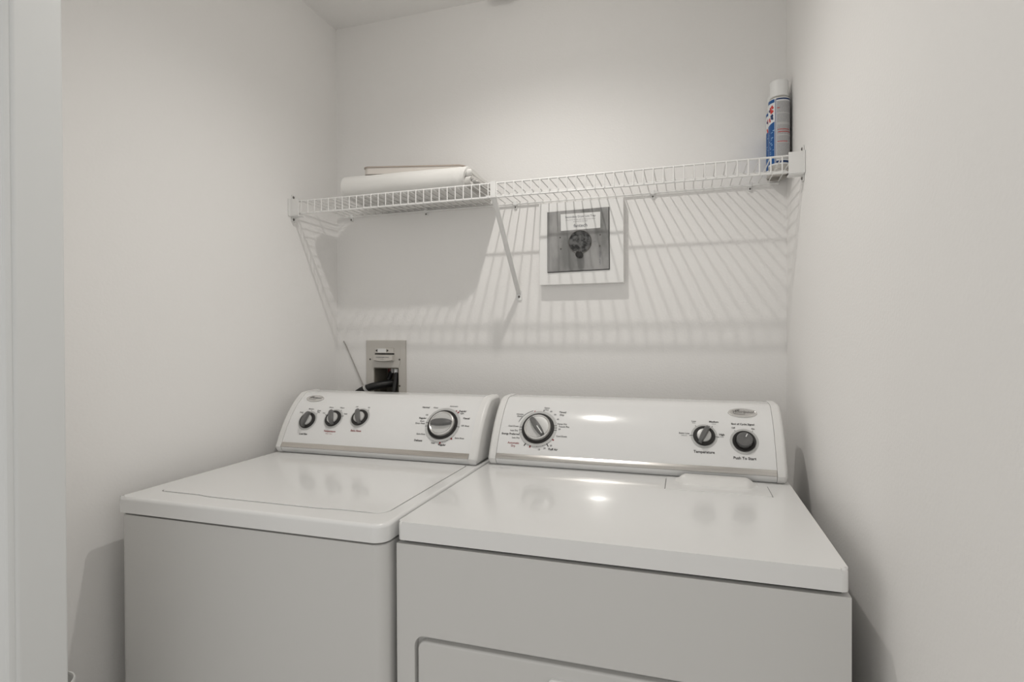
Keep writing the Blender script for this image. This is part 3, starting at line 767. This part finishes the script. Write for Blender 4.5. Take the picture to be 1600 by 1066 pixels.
put_text(bm, lambda u, v: Vector((-.523+u, YB-.0242+(.0030*abs(u)/.03), 1.1770+v)), 'OPEN   WATER   CLOSE', .0042)
finish(bm, 'lever_print', M['print_grey'], lev)
for xx, zz in ((-.5832, 1.1757), (-.4640, 1.1757), (-.5832, 1.0815), (-.4640, 1.0815)):
    finish(lathe(bmesh.new(), [(0, .0012), (.003, .0009), (.0036, 0)], 14, Matrix.Translation((xx, YB-.005, zz)) @ Matrix.Rotation(PI/2, 4, 'X')), 'screw', M['screw'], ob)
def bezpts(a, b, c, d, n=16):
    a, b, c, d = map(Vector, (a, b, c, d)); return [a*(1-t)**3+b*3*t*(1-t)**2+c*3*t*t*(1-t)+d*t**3 for t in [i/n for i in range(n+1)]]
def hose(name, label, pts, r, parts, cat='hose', group=None):
    t = thing(name, label, cat, pts[0], group)
    finish(tube(bmesh.new(), pts, r, 14), 'tube', M['hose'], t, ang=60)
    for nm, m, a, b, rr in parts: finish(tube(bmesh.new(), [a, b], rr, 16), nm, m, t)
hose('drain_hose', 'black drain hose slanting out of the outlet box with a pale clamp', [(-.640, YB-.020, 1.042)]+bezpts((-.620, YB-.024, 1.055), (-.585, YB-.026, 1.077), (-.545, YB-.020, 1.085), (-.505, YB+.035, 1.088)), .0135,
     [('clamp', M['silver_soft'], (-.5900, YB-.0245, 1.0700), (-.5835, YB-.0245, 1.0738), .0150)])
hose('water_hose', 'black water hose hanging at the right side of the outlet box opening', bezpts((-.4855, YB+.012, 1.132), (-.484, YB+.010, 1.10), (-.484, YB-.008, 1.08), (-.488, YB-.016, 1.010)), .0085,
     [('white_fitting', M['white'], (-.4855, YB+.012, 1.122), (-.4855, YB+.012, 1.1415), .0088)], group='water hoses in the outlet box')
hose('water_hose', 'black water hose at the left inside the outlet box, with a red ring', bezpts((-.532, YB+.055, 1.128), (-.532, YB+.05, 1.112), (-.534, YB+.045, 1.105), (-.537, YB+.042, 1.098), 10), .0085,
     [('red_ring', M['darkred'], (-.5365, YB+.055, 1.126), (-.5365, YB+.055, 1.140), .0075), ('white_fitting', M['white'], (-.525, YB+.053, 1.124), (-.525, YB+.053, 1.140), .0055)], group='water hoses in the outlet box')
o = finish(tube(bmesh.new(), bezpts((-.6965, YB-.0022, 1.2420), (-.680, YB-.0022, 1.215), (-.628, YB-.0030, 1.110), (-.601, YB-.0060, 1.058), 18)+[(-.5985, YB-.012, 1.020)], .0019, 8), 'grey_cord', M['cord'])
tag(o, 'thin grey cord running down the back wall to the left of the outlet box', 'cord')

# ------------------------------------------------------------------ white container whose rim shows at the lower left
bn = thing('white_bin', 'white plastic bin by the left wall, only its rim showing at lower left', 'bin', (-.638, -.187, 0))
T = Matrix.Translation((-.6380, -.1870, 0))
finish(lathe(bmesh.new(), [(0, .004), (.032, .004), (.0335, 0), (.036, .003), (.0425, .600), (.0410, .600), (.034, .008), (0, .008)], 40, T), 'bin_body', M['white'], bn)
finish(lathe(bmesh.new(), [(.0420, .597), (.0445, .598), (.0452, .602), (.0440, .605), (.0415, .605), (.0407, .601)], 40, T), 'rim', M['white'], bn)
